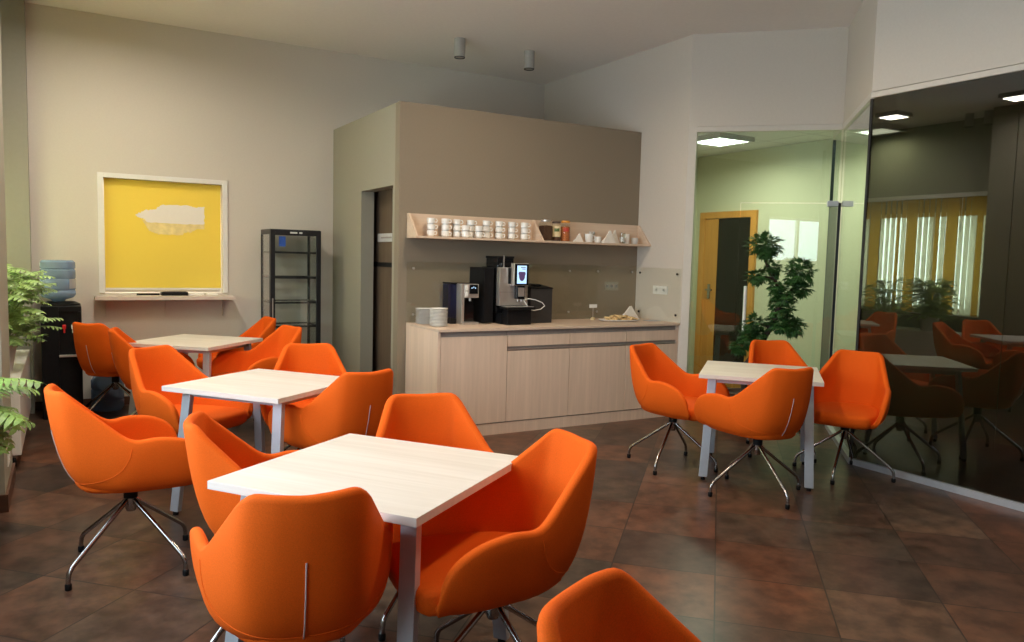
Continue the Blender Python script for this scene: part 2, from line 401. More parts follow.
for i in range(25):
    y = -1.055 + i * .0879; a = math.radians(-16 + (10 if i < 5 else (12 if i % 7 in (0, 1) else rnd.uniform(-9, 4))))
    dx, dy = math.sin(a) * .048, math.cos(a) * .048
    for m_, z0, z1 in ((sa, -.03, -.30), (sa if i % 7 in (0, 1, 3) else sl, -.30, -1.72)):  # amber tops imitate shade above the window head; pale lengths painted as backlit
        m_.add([(-dx, y - dy, z0), (dx, y + dy, z0), (dx, y + dy, z1), (-dx, y - dy, z1)], [(0, 1, 2, 3)])
sl.build('backlit_slats', M_['litslat'], bl, fix=False)
sa.build('amber_slats', M_['blindslat'], bl, fix=False)
MB().tube([(.045, -.55, -.03), (.05, -.55, -.55)], .004).build('wand', M_['whiteplastic'], bl)

# ------------------------------------------------------------------ hatch with roller blind
f = MB()
for (x0, x1, z0, z1) in ((.285, .335, 1.08, 2.205), (1.39, 1.44, 1.08, 2.205), (.335, 1.39, 2.16, 2.205)): f.box(x0, x1, 8.232, 8.25, z0, z1)
hf = tag(f.build('hatch_frame', M_['white'], bevel=.003), 'white frame around the yellow blind in the back wall', 'frame')
rb = thing('roller_blind', 'bright yellow roller blind with a ragged white patch filling the hatch', 'blind', (.8625, 8.30, 2.148))
MB().box(-.52, .52, -.002, .002, -1.028, .01).build('fabric', M_['blind'], rb)
MB().box(-.52, .52, -.008, .008, -1.040, -1.022).build('bottom_bar', M_['white'], rb)
MB().lathe([(.022, -.52), (.022, .52)], 16).build('roller', M_['white'], rb, smooth=True).rotation_euler = (0, PI / 2, 0)
rb.children[-1].location = (0, .030, -.012)
def ragged(pts, amp, y, seed):
    r = random.Random(seed); o = []
    for i, p in enumerate(pts):
        q = pts[(i + 1) % len(pts)]
        for k in range(9):
            t = k / 9; o.append((p[0] + (q[0] - p[0]) * t + r.uniform(-amp, amp), p[1] + (q[1] - p[1]) * t + r.uniform(-amp, amp)))
    return MB().prism_y(o, y, y + .002)
SX, SZ_ = -.035, -.0
sh_ = lambda L: [(x + SX, z + SZ_) for x, z in L]
ragged(sh_([(-.16, -.37), (.40, -.37), (.40, -.43), (.32, -.44), (.28, -.47), (.21, -.475), (.20, -.50), (-.02, -.50), (-.10, -.47), (-.12, -.44)]), .005, -.0045, 3).build('pale_print', M_['badge2'], rb)
ragged(sh_([(-.225, -.325), (-.19, -.30), (-.13, -.272), (-.06, -.262), (.02, -.215), (.27, -.210), (.31, -.225), (.40, -.215), (.40, -.39), (.2, -.395), (-.12, -.39), (-.15, -.355)]), .006, -.0065, 5).build('white_print', M_['badge'], rb)
shf = thing('wall_ledge', 'pale wood ledge on brackets under the yellow blind', 'shelf', (.867, 8.25, 1.04))
MB().box(-.625, .605, -.24, .0, -.018, .018).build('board', M_['sill'], shf, bevel=.003)
for x in (-.53, -.005, .52): MB().prism_x([(-.05, -.018), (-.002, -.018), (-.002, -.19), (-.04, -.19)], x - .004, x + .004).build('bracket', M_['wall'], shf)
bb = thing('card_reader', 'flat black box lying on the ledge under the yellow blind', 'box', (.93, 8.17, 1.058))
MB().box(-.12, .12, -.05, .05, 0, .036).build('body', M_['black'], bb, bevel=.008)
MB().box(-.10, .10, -.04, .03, .036, .040).build('keypad', M_['blackgloss'], bb)
pen = tag(MB().tube([(.60, 8.20, 1.068), (.80, 8.19, 1.068)], .009).build('marker_pen', M_['black'], smooth=True), 'black pen lying left of the black box on the ledge', 'pen')
for i, (x, w) in enumerate(((1.13, .07), (1.28, .05))):
    tag(MB().box(x - w, x + w, 8.16, 8.24, 1.058, 1.078).build('paper_pad', M_['paper'], bevel=.002), ['white paper pad just right of the black box on the ledge', 'smaller white paper pad near the right end of the ledge'][i], 'paper')
st(MB().box(-.1, 1.9, 8.72, 8.75, 0, H).build('wall_servery', M_['wall']))

# ------------------------------------------------------------------ chair
def lerp(a, b, t): return a + (b - a) * t
RIM = [(0, (0, -.345, .849)), (.11, (.088, -.336, .855)), (.205, (.164, -.303, .859)), (.43, (.264, -.080, .652)),
       (.62, (.300, .060, .645)), (.74, (.315, .165, .628)), (.83, (.318, .238, .590)), (.90, (.312, .276, .542)), (.96, (.298, .296, .490)), (1.0, (.280, .300, .455))]
def rim_at(a):
    acc = Vector((0, 0, 0))
    for k in range(-4, 5):
        b = a + k * .009; sg = -1 if b < 0 else 1; b = abs(b)
        if b > 1: p = Vector(RIM[-1][1]) * 2 - lin(RIM, 2 - b)
        else: p = lin(RIM, b)
        acc += Vector((p.x * sg, p.y, p.z))
    return acc / 9
def lin(T, u):
    for i in range(len(T) - 1):
        if u <= T[i + 1][0] + 1e-9:
            if T[i][0] >= .43: return samp(T, u)
            t = (u - T[i][0]) / (T[i + 1][0] - T[i][0]); return Vector(T[i][1]).lerp(Vector(T[i + 1][1]), t)
    return Vector(T[-1][1])
BOT = [(0, (0, -.165, .412)), (.2, (.085, -.150, .411)), (.4, (.150, -.085, .409)), (.6, (.180, .03, .407)), (.8, (.190, .15, .405)), (1.0, (.175, .235, .405))]
CTL = [(0, (0, -.292, .392)), (.2, (.165, -.265, .392)), (.4, (.258, -.130, .394)), (.6, (.296, .04, .396)), (.8, (.308, .18, .398)), (1.0, (.270, .295, .405))]
def samp(T, u):
    for i in range(len(T) - 1):
        if u <= T[i + 1][0] + 1e-9:
            # Catmull-Rom
            t = (u - T[i][0]) / (T[i + 1][0] - T[i][0])
            p1, p2 = Vector(T[i][1]), Vector(T[i + 1][1])
            if i > 0: p0 = Vector(T[i - 1][1]); d0 = T[i - 1][0]
            else: p0 = Vector((-T[1][1][0], T[1][1][1], T[1][1][2])); d0 = -T[1][0]
            if i + 2 < len(T): p3 = Vector(T[i + 2][1]); d3 = T[i + 2][0]
            else: p3 = p2 * 2 - p1; d3 = 2 * T[i + 1][0] - T[i][0]
            h = T[i + 1][0] - T[i][0]
            m1 = (p2 - p0) / (T[i + 1][0] - d0) * h; m2 = (p3 - p1) / (d3 - T[i][0]) * h
            return p1 * (2 * t ** 3 - 3 * t * t + 1) + m1 * (t ** 3 - 2 * t * t + t) + p2 * (-2 * t ** 3 + 3 * t * t) + m2 * (t ** 3 - t * t)
    return Vector(T[-1][1])
def outer(u, v):
    s = -1 if u < 0 else 1; a = abs(u)
    p0, p1, p2 = samp(BOT, a), samp(CTL, a), rim_at(a)
    p = p0 * (1 - v) ** 2 + p1 * 2 * v * (1 - v) + p2 * v * v
    return Vector((p.x * s, p.y, p.z))
def onorm(u, v):
    e = 1e-3
    du = outer(min(1, u + e), v) - outer(max(-1, u - e), v); dv = outer(u, min(1, v + e)) - outer(u, max(0, v - e))
    return du.cross(dv).normalized()
def shell_mesh():
    us = sorted(set([round(-1 + 2 * i / 100, 5) for i in range(101)])); NV = 12; TH = .038; rows = []
    for u in us:
        ring = [outer(u, k / NV) for k in range(NV + 1)]
        tt = TH * (1 if abs(u) < .88 else 1 - .35 * (abs(u) - .88) / .12)
        # inner side: same profile moved inwards
        inn = []
        for k in range(NV, -1, -1):
            v = k / NV; n = onorm(u, v); q = outer(u, v) - n * tt * (.55 + .45 * min(1, v / .5))
            inn.append(q)
        up = (ring[-1] - ring[-2]).normalized(); o, i_ = ring[-1], inn[0]
        mid = (o + i_) / 2; half = (o - i_) / 2
        arc = [mid + half * math.cos(PI * k / 6) + up * half.length * math.sin(PI * k / 6) * .9 for k in range(1, 6)]
        rows.append(ring + arc + inn)
    n = len(rows[0]); vs = [p for r in rows for p in r]; fs = []
    for i in range(len(rows) - 1):
        for j in range(n - 1): fs.append((i * n + j, (i + 1) * n + j, (i + 1) * n + j + 1, i * n + j + 1))
    a = list(range(n)); fs.append(tuple(a)); fs.append(tuple((len(rows) - 1) * n + k for k in reversed(a)))
    # underside
    bl_ = [i * n for i in range(len(rows))]; fs.append(tuple(bl_))
    return MB().add(vs, fs)
def seat_mesh():
    half = []
    for k in range(13):
        u = k / 12; v = .40
        p = outer(u, v) - onorm(u, v) * .026; half.append((p.x, p.y))
    fx, fy = half[-1]
    front = [(fx * .97, .318), (fx * .85, .334), (fx * .6, .346), (fx * .3, .352)]
    right = half + front
    loop = [(x, y) for x, y in right] + [(0, .354)] + [(-x, y) for x, y in reversed(right[1:])]
    rings = [(.72, .400), (.93, .405), (.985, .420), (1.0, .445), (1.0, .466), (.985, .480), (.94, .490), (.84, .495), (.5, .497)]
    m = MB(); n = len(loop); vs = []
    for s, z in rings: vs += [(x * s, (y - .05) * s + .05, z) for x, y in loop]
    fs = []
    for i in range(len(rings) - 1):
        for k in range(n): fs.append((i * n + k, i * n + (k + 1) % n, (i + 1) * n + (k + 1) % n, (i + 1) * n + k))
    fs += [tuple(range(n - 1, -1, -1)), tuple((len(rings) - 1) * n + k for k in range(n))]
    return m.add(vs, fs)
def build_chair():
    r = thing('tub_chair', 'x', 'chair', (0, 0, 0), 0, 'orange tub chairs around the small tables')
    sh = shell_mesh().build('shell', M_['orange'], r, smooth='all')
    pz = [outer(0, v / 20) + onorm(0, v / 20) * .0015 for v in range(2, 17)]
    MB().tube(pz, .0022, 6).build('zip', M_['zip'], sh, smooth=True)
    pp = []
    for k in range(-16, 17):
        t = abs(k) / 16; u = .47 * (1 - (1 - t) ** 1.6) * (1 if k >= 0 else -1); v = .30 + .66 * t ** 2.2
        pp.append(outer(u, v) + onorm(u, v) * .0004)
    MB().tube(pp, .0017, 6).build('piping', M_['orange'], sh, smooth=True)
    seat_mesh().build('seat', M_['orange'], r, smooth='all')
    b = bpy.data.objects.new('swivel_base', MB().lathe([(.0, .258), (.020, .260), (.026, .276), (.026, .328), (.0, .331)], 20).build('tmp', M_['chrome'], smooth=True).data)
    t_ = bpy.data.objects['tmp']; bpy.data.objects.remove(t_)
    C.objects.link(b); b.parent = r
    MB().cyl(0, 0, .325, .412, .031).build('column', M_['black'], r, smooth=True)
    MB().box(-.10, .10, -.10, .10, .396, .409).build('mount_plate', M_['black'], r)
    for k in range(4):
        lg = MB().tube([(.012, 0, .318), (.030, 0, .309), (.055, 0, .288), (.285, 0, .118), (.315, 0, .095), (.331, 0, .072), (.336, 0, .045), (.336, 0, .018)], .0105, 10).build('leg', M_['chrome'], b, smooth=True)
        lg.rotation_euler = (0, 0, k * PI / 2)
        gl = MB().lathe([(.0115, 0.0), (.0145, .004), (.0145, .026), (.012, .030)], 14, (.336, 0)).build('glide', M_['black'], b, smooth=True)
        gl.rotation_euler = (0, 0, k * PI / 2)
    return r
chair0 = build_chair()
CH = [
 (3.91, 3.497, 350, 167, 'orange tub chair turned away, in front of the table by the glass wall'),
 (3.88, 4.28, 196, 119, 'orange tub chair facing right, left of the table by the glass wall'),
 (4.86, 3.55, 113, 206, 'orange tub chair with its seat in view, beside the tinted glass wall'),
 (4.94, 4.19, 155, 180, 'orange tub chair on the far side of the table by the leafy tree'),
 (0.256, 4.01, 278.5, 218, 'large orange tub chair side on with whole chrome base, at far left of the floor'),
 (00.60, 2.29, 349, 20, 'orange tub chair with back to us and pale zip, at the nearest table'),
 (1.262, 2.258, 84, 10, 'orange tub chair open to the left, at the right end of the nearest table'),
 (0.712, 3.006, 258, 30, 'orange tub chair tucked behind the left corner of the nearest table'),
 (1.34, 2.925, 167, 30, 'orange tub chair on the far side of the nearest table facing us'),
 (0.641, 5.211, 214, 10, 'orange tub chair facing us at the left side of the middle table'),
 (1.401, 5.05, 167, 40, 'orange tub chair facing us on the far side of the middle table'),
 (1.36, 4.28, 12, 15, 'orange tub chair turned away at the right end of the middle table'),
 (1.401, 6.586, 106.5, 20, 'orange tub chair open to the left at the right of the farthest table'),
 (1.42, 7.60, 95, 40, 'orange tub chair half hidden beyond the farthest table, before the glass cooler'),
 (0.378, 7.593, 315, 43, 'orange tub chair seen from behind with a pale zip, beside the water dispenser'),
 (0.633, 6.748, 263.5, 10, 'orange tub chair edge on at the left of the farthest table'),
 (.972, .89, 205.5, 10, 'cropped orange tub chair nearest to us at the bottom edge'),
]
chairs = []
for i, (x, y, a, ba, lab) in enumerate(CH):
    c = chair0 if i == 0 else dup(chair0, (x, y, 0), 0, lab)
    c.location = (x, y, 0); c.rotation_euler = (0, 0, math.radians(a)); c['label'] = lab
    for ch in c.children:
        if ch.name.startswith('swivel_base'): ch.rotation_euler = (0, 0, math.radians(ba - a))
    chairs.append(c)

# ------------------------------------------------------------------ tables
def build_table():
    r = thing('cafe_table', 'x', 'table', (0, 0, 0), 0, 'square white topped tables')
    MB().box(-.4, .4, -.4, .4, .712, .74).build('tabletop', M_['table'], r, bevel=.0015)
    fr = MB()
    for s in (-1, 1): fr.box(-.30, .30, s * .27 - .018, s * .27 + .018, .674, .712).box(s * .30 - .018, s * .30 + .018, -.27, .27, .674, .712)
    fr.build('apron_frame', M_['alu'], r)
    for sx in (-1, 1):
        for sy in (-1, 1):
            tx, ty, bx, by = sx * .315, sy * .285, sx * .345, sy * .362; w, t = .029, .016
            m = MB(); vs = []
            for (x, y, z) in ((bx, by, .022), (tx, ty, .712)):
                vs += [(x - w, y - t, z), (x + w, y - t, z), (x + w, y + t, z), (x - w, y + t, z)]
            m.add(vs, [(3, 2, 1, 0), (4, 5, 6, 7), (0, 1, 5, 4), (1, 2, 6, 5), (2, 3, 7, 6), (3, 0, 4, 7)])
            lg = m.build('leg', M_['alu'], r, bevel=.003)
            MB().cyl(bx, by, 0, .022, .016).build('foot', M_['black'], lg, smooth=True)
    return r
t0 = build_table()
TB = [(.958, 2.588, -53.6, 'white topped square table nearest to us on four grey legs'),
      (1.023, 4.611, -52.0, 'white topped square table in the middle of the left row'),
      (.954, 6.996, -43.1, 'white topped square table farthest back, under the yellow blind'),
      (4.322, 3.872, -48.3, 'white topped square table at right by the glass walls')]
for i, (x, y, a, lab) in enumerate(TB):
    t = t0 if i == 0 else dup(t0, (x, y, 0), 0, lab)
    t.location = (x, y, 0); t.rotation_euler = (0, 0, math.radians(a)); t['label'] = lab

# ------------------------------------------------------------------ kitchen counter
FY, BY = 5.675, KY                       # front face and back
kb = thing('worktop', 'long pale wood worktop carrying the coffee machine', 'worktop', (2.605, FY, .89))
MB().box(0, W1X - 2.605, -.02, BY - FY, 0, .022).build('top_board', M_['ctop'], kb, bevel=.002)
e = tag(MB().box(2.605, 2.630, FY, BY, 0, .89).build('end_panel', M_['cab'], bevel=.001), 'pale wood end panel closing the left end of the counter', 'panel')
XS = [2.63, 3.255, 3.895, 4.53, 5.145]
labs = ['base cabinet with one tall door at the left end, under the white plates', 'base cabinet with drawer over door, under the coffee machine', 'base cabinet with drawer over door, left of the biscuit tray', 'narrow looking base cabinet with drawer, at the far right of the counter']
for i in range(4):
    x0, x1 = XS[i], XS[i + 1]; w = x1 - x0
    r = thing('base_cabinet', labs[i], 'cabinet', (x0, FY, 0), 0, 'pale wood base cabinets')
    MB().box(.002, w - .002, .05, BY - FY - .01, .10, .888).build('carcass', M_['cab'], r)
    MB().box(.002, w - .002, .018, .050, .10, .889).build('grip_channel', M_['groove'], r)
    if i == 0:
        MB().box(.003, w - .003, 0, .02, .105, .845).build('door', M_['cab'], r, bevel=.0015)
    else:
        MB().box(.003, w - .003, 0, .02, .750, .845).build('drawer', M_['cab'], r, bevel=.0015)
        MB().box(.004, w - .004, -.004, .006, .722, .732).build('grip_rail', M_['steel'], r)
        MB().box(.003, w - .003, 0, .02, .105, .712).build('door', M_['cab'], r, bevel=.0015)
tag(MB().box(5.145, 5.166, FY, BY, 0, .89).build('end_panel', M_['cab']), 'slim wood panel closing the counter against the right wall', 'panel')
tag(MB().box(2.63, 5.145, FY + .006, FY + .020, 0, .097).build('plinth', M_['cab']), 'pale wood plinth running along the floor under the base cabinets', 'plinth')

# glass splashbacks
for i, (x0, x1, z0) in enumerate(((2.60, 4.595, .915), (4.60, 5.155, .915))):
    g = thing('splashback', ['long clear glass splashback behind the coffee machine', 'short clear glass splashback behind the biscuit tray'][i], 'splashback', (x0, KY - .018, z0), 0, 'glass splashbacks')
    MB().box(0, x1 - x0, 0, .006, 0, .535).build('pane', M_['splash'], g)
    for px_ in (.06, x1 - x0 - (.28 if i == 0 else .06)):
        for z in (.07, .475): MB().lathe([(.011, 0), (.011, .008), (0, .010)], 12).build('screw_cap', M_['steel'], g, loc=(px_, -.001, z)).rotation_euler = (PI / 2, 0, 0)
g = thing('splashback', 'clear glass splashback with white socket behind it on the right wall', 'splashback', (W1X - .018, 5.655, .915), 0, 'glass splashbacks')
MB().box(0, .006, 0, .665, 0, .525).build('pane', M_['splash'], g)
for y in (.05, .61):
    for z in (.07, .47): MB().lathe([(.011, 0), (.011, .008), (0, .010)], 12).build('screw_cap', M_['black'], g, loc=(-.001, y, z)).rotation_euler = (0, -PI / 2, 0)
def outlet(name, lab, loc, rz, n, w=.16, frame='whiteplastic'):
    o = thing(name, lab, 'socket', loc, rz)
    MB().box(-w / 2, w / 2, -.006, 0, -.042, .042).build('plate', M_[frame], o, bevel=.002)
    for k in range(n):
        x = (k - (n - 1) / 2) * w / n
        MB().lathe([(.018, 0), (.018, .002), (.014, .0022), (.013, -.0)], 16).build('socket_ring', M_['porcelain'], o, loc=(x, -.006, 0)).rotation_euler = (PI / 2, 0, 0)
    return o
outlet('wall_socket', 'white double socket on the right wall behind glass', (W1X - .0, 5.965, 1.22), PI / 2 * -1 + PI, 2, .22).rotation_euler = (0, 0, -PI / 2)
outlet('wall_socket', 'dim triple socket on the taupe wall behind glass', (4.85, KY, 1.24), 0, 3, .17, 'khaki')
outlet('wall_socket', 'white socket low on the left wall pier', (-.31, 5.46, .235), PI / 2, 2, .16)
# little name tag on a stand and cork
tg = thing('table_sign', 'small white tag on a thin stem behind the biscuit tray', 'sign', (4.52, 6.2, .912))
MB().lathe([(.022, 0), (.022, .02), (.006, .028)], 14).build('foot', M_['label'], tg, smooth=True)
MB().tube([(0, 0, .02), (0, 0, .12)], .003).build('stem', M_['steel'], tg)
MB().box(-.045, .045, -.004, .004, .12, .155).build('tag', M_['whiteplastic'], tg, bevel=.002)

# ------------------------------------------------------------------ wall shelf
SZ = 1.654; SF = 6.13
s = thing('wall_shelf', 'long birch shelf with sloping end pieces above the coffee machine', 'shelf', (0, 0, 0))
MB().box(2.60, W1X - .002, SF, KY, SZ, SZ + .018).build('bottom_board', M_['shelf'], s, bevel=.001)
MB().box(2.60, W1X - .002, KY - .018, KY, SZ + .018, SZ + .215).build('back_board', M_['shelf'], s)
for x in (2.60, 3.87, W1X - .022): MB().prism_x([(SF + .005, SZ + .018), (KY - .018, SZ + .018), (KY - .018, SZ + .215), (KY - .035, SZ + .215)], x, x + .018).build('divider', M_['shelf'], s)
SZT = SZ + .018
# cups
def cup_mesh():
    m = MB().lathe([(.0, 0), (.024, 0), (.026, .004), (.034, .012), (.036, .050), (.0365, .054), (.034, .054), (.032, .014), (.0, .010)], 20)
    return m
def build_cup():
    r = thing('coffee_cup', 'x', 'cup', (0, 0, 0), 0, 'white cups stacked on the shelf')
    cup_mesh().build('bowl', M_['porcelain'], r, smooth=True)
    MB().tube([(.034, 0, .044), (.050, 0, .044), (.056, 0, .032), (.050, 0, .019), (.034, 0, .017)], .0042, 8).build('handle', M_['porcelain'], r, smooth=True)
    return r
cup0 = build_cup(); first = True
STK = [(2.785, 6.25, 3), (2.925, 6.25, 3), (3.05, 6.28, 3), (3.095, 6.19, 2), (3.195, 6.29, 3), (3.225, 6.19, 2), (3.335, 6.25, 3), (3.465, 6.25, 3), (3.60, 6.25, 3), (3.735, 6.25, 3)]
SN = ['first stack from the left end of the shelf', 'second stack from the left end of the shelf', 'third stack from the left, at the back', 'short stack of two in front of the third stack', 'fourth tall stack from the left, at the back', 'short stack of two before the fourth tall stack', 'fourth tall stack from the middle divider', 'third tall stack from the middle divider', 'second tall stack from the middle divider', 'tall stack next to the middle divider']
for k, (x, y, n) in enumerate(STK):
    for q in range(n):
        pos = ('bottom', 'middle', 'top')[q] if n == 3 else ('lower', 'upper')[q]
        lab = 'white cup, %s of the %s' % (pos, SN[k])
        ang = -.55 + rnd.uniform(-.25, .25)
        if first: c = cup0; first = False
        else: c = dup(cup0, (0, 0, 0), 0, lab)
        c.location = (x + rnd.uniform(-.003, .003), y, SZT + q * .0535); c.rotation_euler = (0, 0, ang); c['label'] = lab
# jars
def jar(x, y, lab, rx, h, content, lidm, labm=None, patch=None, sq=False, cat='jar'):
    r = thing('coffee_jar', lab, cat, (x, y, SZT), 0, 'jars on the shelf')
    seg = 4 if sq else 24; k = 1.35 if sq else 1
    b = MB().lathe([(rx * .9 * k, 0), (rx * k, .006), (rx * k, h * .82), (rx * .82 * k, h * .9), (rx * .8 * k, h * .92)], seg).build('glass_body', M_['jarglass'], r, smooth=not sq)
    MB().lathe([(rx * .93 * k, .006), (rx * .93 * k, h * .7), (rx * .4 * k, h * .73)], seg).build('contents', M_[content], r, smooth=not sq)
    MB().lathe([(rx * .84, h * .9), (rx * .90, h * .905), (rx * .90, h * .985), (rx * .8, h), (0, h)], 24).build('lid', M_[lidm], r, smooth=True)
    if labm:
        MB().lathe([(rx * 1.012, h * .22), (rx * 1.012, h * .78)], 24).build('label', M_[labm], r, smooth=True)
    if patch:
        pm = MB()
        for a in (-2.3, -1.9, -1.5):
            pass
        aa = [-2.55 + .16 * i for i in range(8)]
        vs = [(rx * 1.03 * math.cos(a), rx * 1.03 * math.sin(a), z) for z in (h * .48, h * .64) for a in aa]
        pm.add(vs, [(i, i + 1, i + 9, i + 8) for i in range(7)]).build('label_panel', M_[patch], r, fix=False)
    if sq:
        for ch in r.children: ch.rotation_euler = (0, 0, PI / 4)
    return r
jar(3.965, 6.24, 'square glass jar of brown coffee with a silver lid, beside the shelf divider', .052, .20, 'coffee', 'steel', sq=True)
jar(4.085, 6.24, 'coffee jar with cream label and dark lid, between two other jars', .045, .19, 'coffee', 'terracotta', 'label', 'green_label')
jar(4.19, 6.24, 'coffee jar with an orange lid and red label, rightmost of the jars', .047, .20, 'rustgran', 'amber', None, 'red_label')
# small white ware right of jars
def pyramid(mb, x, y, z, w, h):
    return mb.add([(x - w, y - w * .5, z), (x + w, y - w * .5, z), (x + w * .9, y + w * .5, z), (x - w * .9, y + w * .5, z), (x - .1 * w, y, z + h), (x + .1 * w, y, z + h)],
                  [(3, 2, 1, 0), (0, 1, 5, 4), (1, 2, 5), (2, 3, 4, 5), (3, 0, 4)])
def napkin(lab, x, y, z, w, h, rz=0, n=5):
    r = thing('folded_napkin', lab, 'napkin', (x, y, z), rz)
    for k in range(n):
        o = (k - n / 2) * .012; hh = h * (1 - .05 * abs(k - 1)); ww = w * (1 - .04 * k)
        MB().prism_y([(-ww, 0), (ww, 0), (ww * .15 + .01 * k, hh), (-ww * .1 + .01 * k, hh * .97)], o, o + .006).build('fold', M_['paper'], r)
    return r
napkin('small white folded napkin right of the orange lidded jar', 4.34, 6.25, SZT, .055, .085)
napkin('tall white folded napkins in the middle of the right shelf bay', 4.66, 6.20, SZT, .085, .125, .1, 7)
napkin('white folded napkin behind and right of the tallest napkins', 4.79, 6.27, SZT, .065, .135, .0, 4)
def simple_cup(lab, x, y, r_, h, ma, handle=False, cat='cup'):
    r = thing('small_cup' if cat == 'cup' else 'sugar_bowl', lab, cat, (x, y, SZT), rnd.uniform(-1, 1))
    MB().lathe([(.0, 0), (r_ * .8, 0), (r_, .01), (r_ * 1.02, h), (r_ * .92, h), (r_ * .88, .012), (0, .01)], 20).build('bowl', M_[ma], r, smooth=True)
    MB().tube([(r_ * .95, 0, h * .8), (r_ * 1.5, 0, h * .75), (r_ * 1.55, 0, h * .4), (r_ * .95, 0, h * .25)], .004, 8).build('handle', M_[ma], r, smooth=True)
    return r
simple_cup('plain white cup between the small napkin and the salt shakers', 4.47, 6.24, .040, .085, 'porcelain')
simple_cup('low white cup left of the tall napkins on the shelf', 4.555, 6.21, .035, .06, 'porcelain')
simple_cup('white cup right of the glass on the shelf', 4.92, 6.23, .036, .10, 'porcelain')
simple_cup('greyish glass cup at the right end of the shelf', 5.04, 6.24, .036, .065, 'greyporcelain')
g_ = thing('drinking_glass', 'clear glass standing right of the folded napkins on the shelf', 'glass', (4.845, 6.19, SZT))
MB().lathe([(0, 0), (.026, 0), (.032, .11), (.030, .11), (.024, .006), (0, .006)], 18).build('tumbler', M_['jarglass'], g_, smooth=True)
MB().lathe([(.0265, .02), (.0285, .06)], 18).build('rim_band', M_['greyporcelain'], g_, smooth=True)
for k, x in enumerate((4.525, 4.565)):
    q = thing('salt_shaker', ['left of two small shakers behind the low white cup', 'right of two small shakers behind the low white cup'][k], 'shaker', (x, 6.295, SZT))
    MB().lathe([(.016, 0), (.017, .07), (.013, .085)], 14).build('body', M_['jarglass'], q, smooth=True)
    MB().lathe([(.014, .085), (.016, .09), (.014, .11), (0, .113)], 14).build('cap', M_['steel'], q, smooth=True)

# ------------------------------------------------------------------ things on the worktop
WT = .912
def plate_mesh(r_):
    return MB().lathe([(0, .0), (r_ * .62, .0), (r_ * .98, .0085), (r_, .0105), (r_ * .985, .0125), (r_ * .62, .0045), (0, .004)], 32)
def plates(x, y, r_, n, ma, lab, dz, grp):
    p0 = tag(plate_mesh(r_).build('side_plate', M_[ma], smooth=True), lab, 'plate', grp)
    for k in range(n):
        p = p0 if k == 0 else p0.copy()
        if k: C.objects.link(p)
        p.location = (x + rnd.uniform(-.002, .002), y + rnd.uniform(-.002, .002), WT + k * dz)
plates(2.73, 5.94, .078, 13, 'porcelain', 'white plate in the front stack beside the hot water machine', .0118, 'front stack of white plates')
plates(2.715, 6.20, .078, 12, 'greyporcelain', 'greyish plate in the rear stack at the left end of the worktop', .0112, 'rear stack of grey plates')
# hot water machine
hw = thing('hot_water_machine', 'steel and black hot water machine with blue tank, right of the plates', 'machine', (2.985, 6.0, WT))
hw.scale = (.84, 1, 1)
MB().box(.0, .193, .0, .30, .0, .022).build('drip_base', M_['steel'], hw, bevel=.004)
MB().box(.0, .03, .02, .30, .022, .355).build('side_column', M_['steel'], hw, bevel=.004)
MB().box(.03, .191, .10, .30, .022, .36).build('body', M_['blackgloss'], hw, bevel=.004)
hd = MB().box(.03, .191, .01, .10, .235, .355).build('head', M_['steel'], hw, bevel=.005)
MB().box(.08, .175, .002, .012, .270, .350).build('display', M_['blackgloss'], hd, bevel=.003)
for x, z in ((.10, .315), (.12, .322), (.14, .315)): MB().box(x, x + .008, -.0005, .003, z, z + .012).build('icon', M_['screen'], hd)
MB().box(.035, .065, .005, .012, .30, .345).box(.035, .065, .005, .012, .245, .29).build('button', M_['whiteplastic'], hd, bevel=.002)
MB().cyl(.115, .055, .205, .24, .012).build('spout', M_['steel'], hw, smooth=True)
MB().box(-.065, -.002, .12, .30, .05, .35).build('water_tank', M_['tankblue'], hw, bevel=.008)
MB().box(-.068, .001, .115, .302, .35, .362).box(-.066, -.002, .12, .30, .0, .05).build('tank_lid', M_['black'], hw, bevel=.003)
# milk fridge
mf = thing('milk_cooler', 'tall matt black milk cooler between the hot water and coffee machines', 'cooler', (3.215, 6.06, WT))
MB().box(0, .10, 0, .27, .008, .50).build('cabinet', M_['black'], mf, bevel=.004)
MB().box(.004, .096, -.012, -.001, .012, .495).build('door', M_['black'], mf, bevel=.003)
# coffee machine
cm = thing('coffee_machine', 'large black and steel coffee machine with lit touch screen', 'machine', (3.335, 5.98, WT))
MB().box(0, .29, .06, .345, .10, .505).build('housing', M_['blackgloss'], cm, bevel=.006)
MB().box(.02, .27, .0, .33, .0, .10).build('base', M_['black'], cm, bevel=.006)
MB().box(.0, .292, .0, .06, .165, .505).build('front_panel', M_['steel'], cm, bevel=.005)
MB().box(.003, .289, -.002, .001, .285, .288).build('panel_gap', M_['groove'], cm)
MB().box(.085, .125, -.008, .002, .36, .503).build('recess_strip', M_['black'], cm)
sp = MB().box(.150, .230, -.055, .0, .225, .345).build('spout_head', M_['blackgloss'], cm, bevel=.008)
MB().cyl(.172, -.03, .205, .225, .007).cyl(.208, -.03, .205, .225, .007).build('nozzle', M_['steel'], sp, smooth=True)
MB().box(.158, .222, -.0565, -.054, .25, .33).build('spout_window', M_['steel'], sp)
ds = MB().box(.108, .258, -.065, -.001, .345, .545).build('screen_bezel', M_['steel'], cm, bevel=.006)
MB().box(.113, .254, -.070, -.064, .35, .54).build('bezel_face', M_['blackgloss'], ds, bevel=.003)
MB().box(.136, .232, -.0725, -.0695, .365, .525).build('display', M_['screen'], ds)
cg = []
for a in range(9): cg.append((.184 + .031 * math.cos(PI + a * PI / 8) * (1 if True else 1), .438 + .050 * math.sin(PI + a * PI / 8)))
cg += [(.221, .455), (.214, .470), (.154, .470), (.147, .455)]
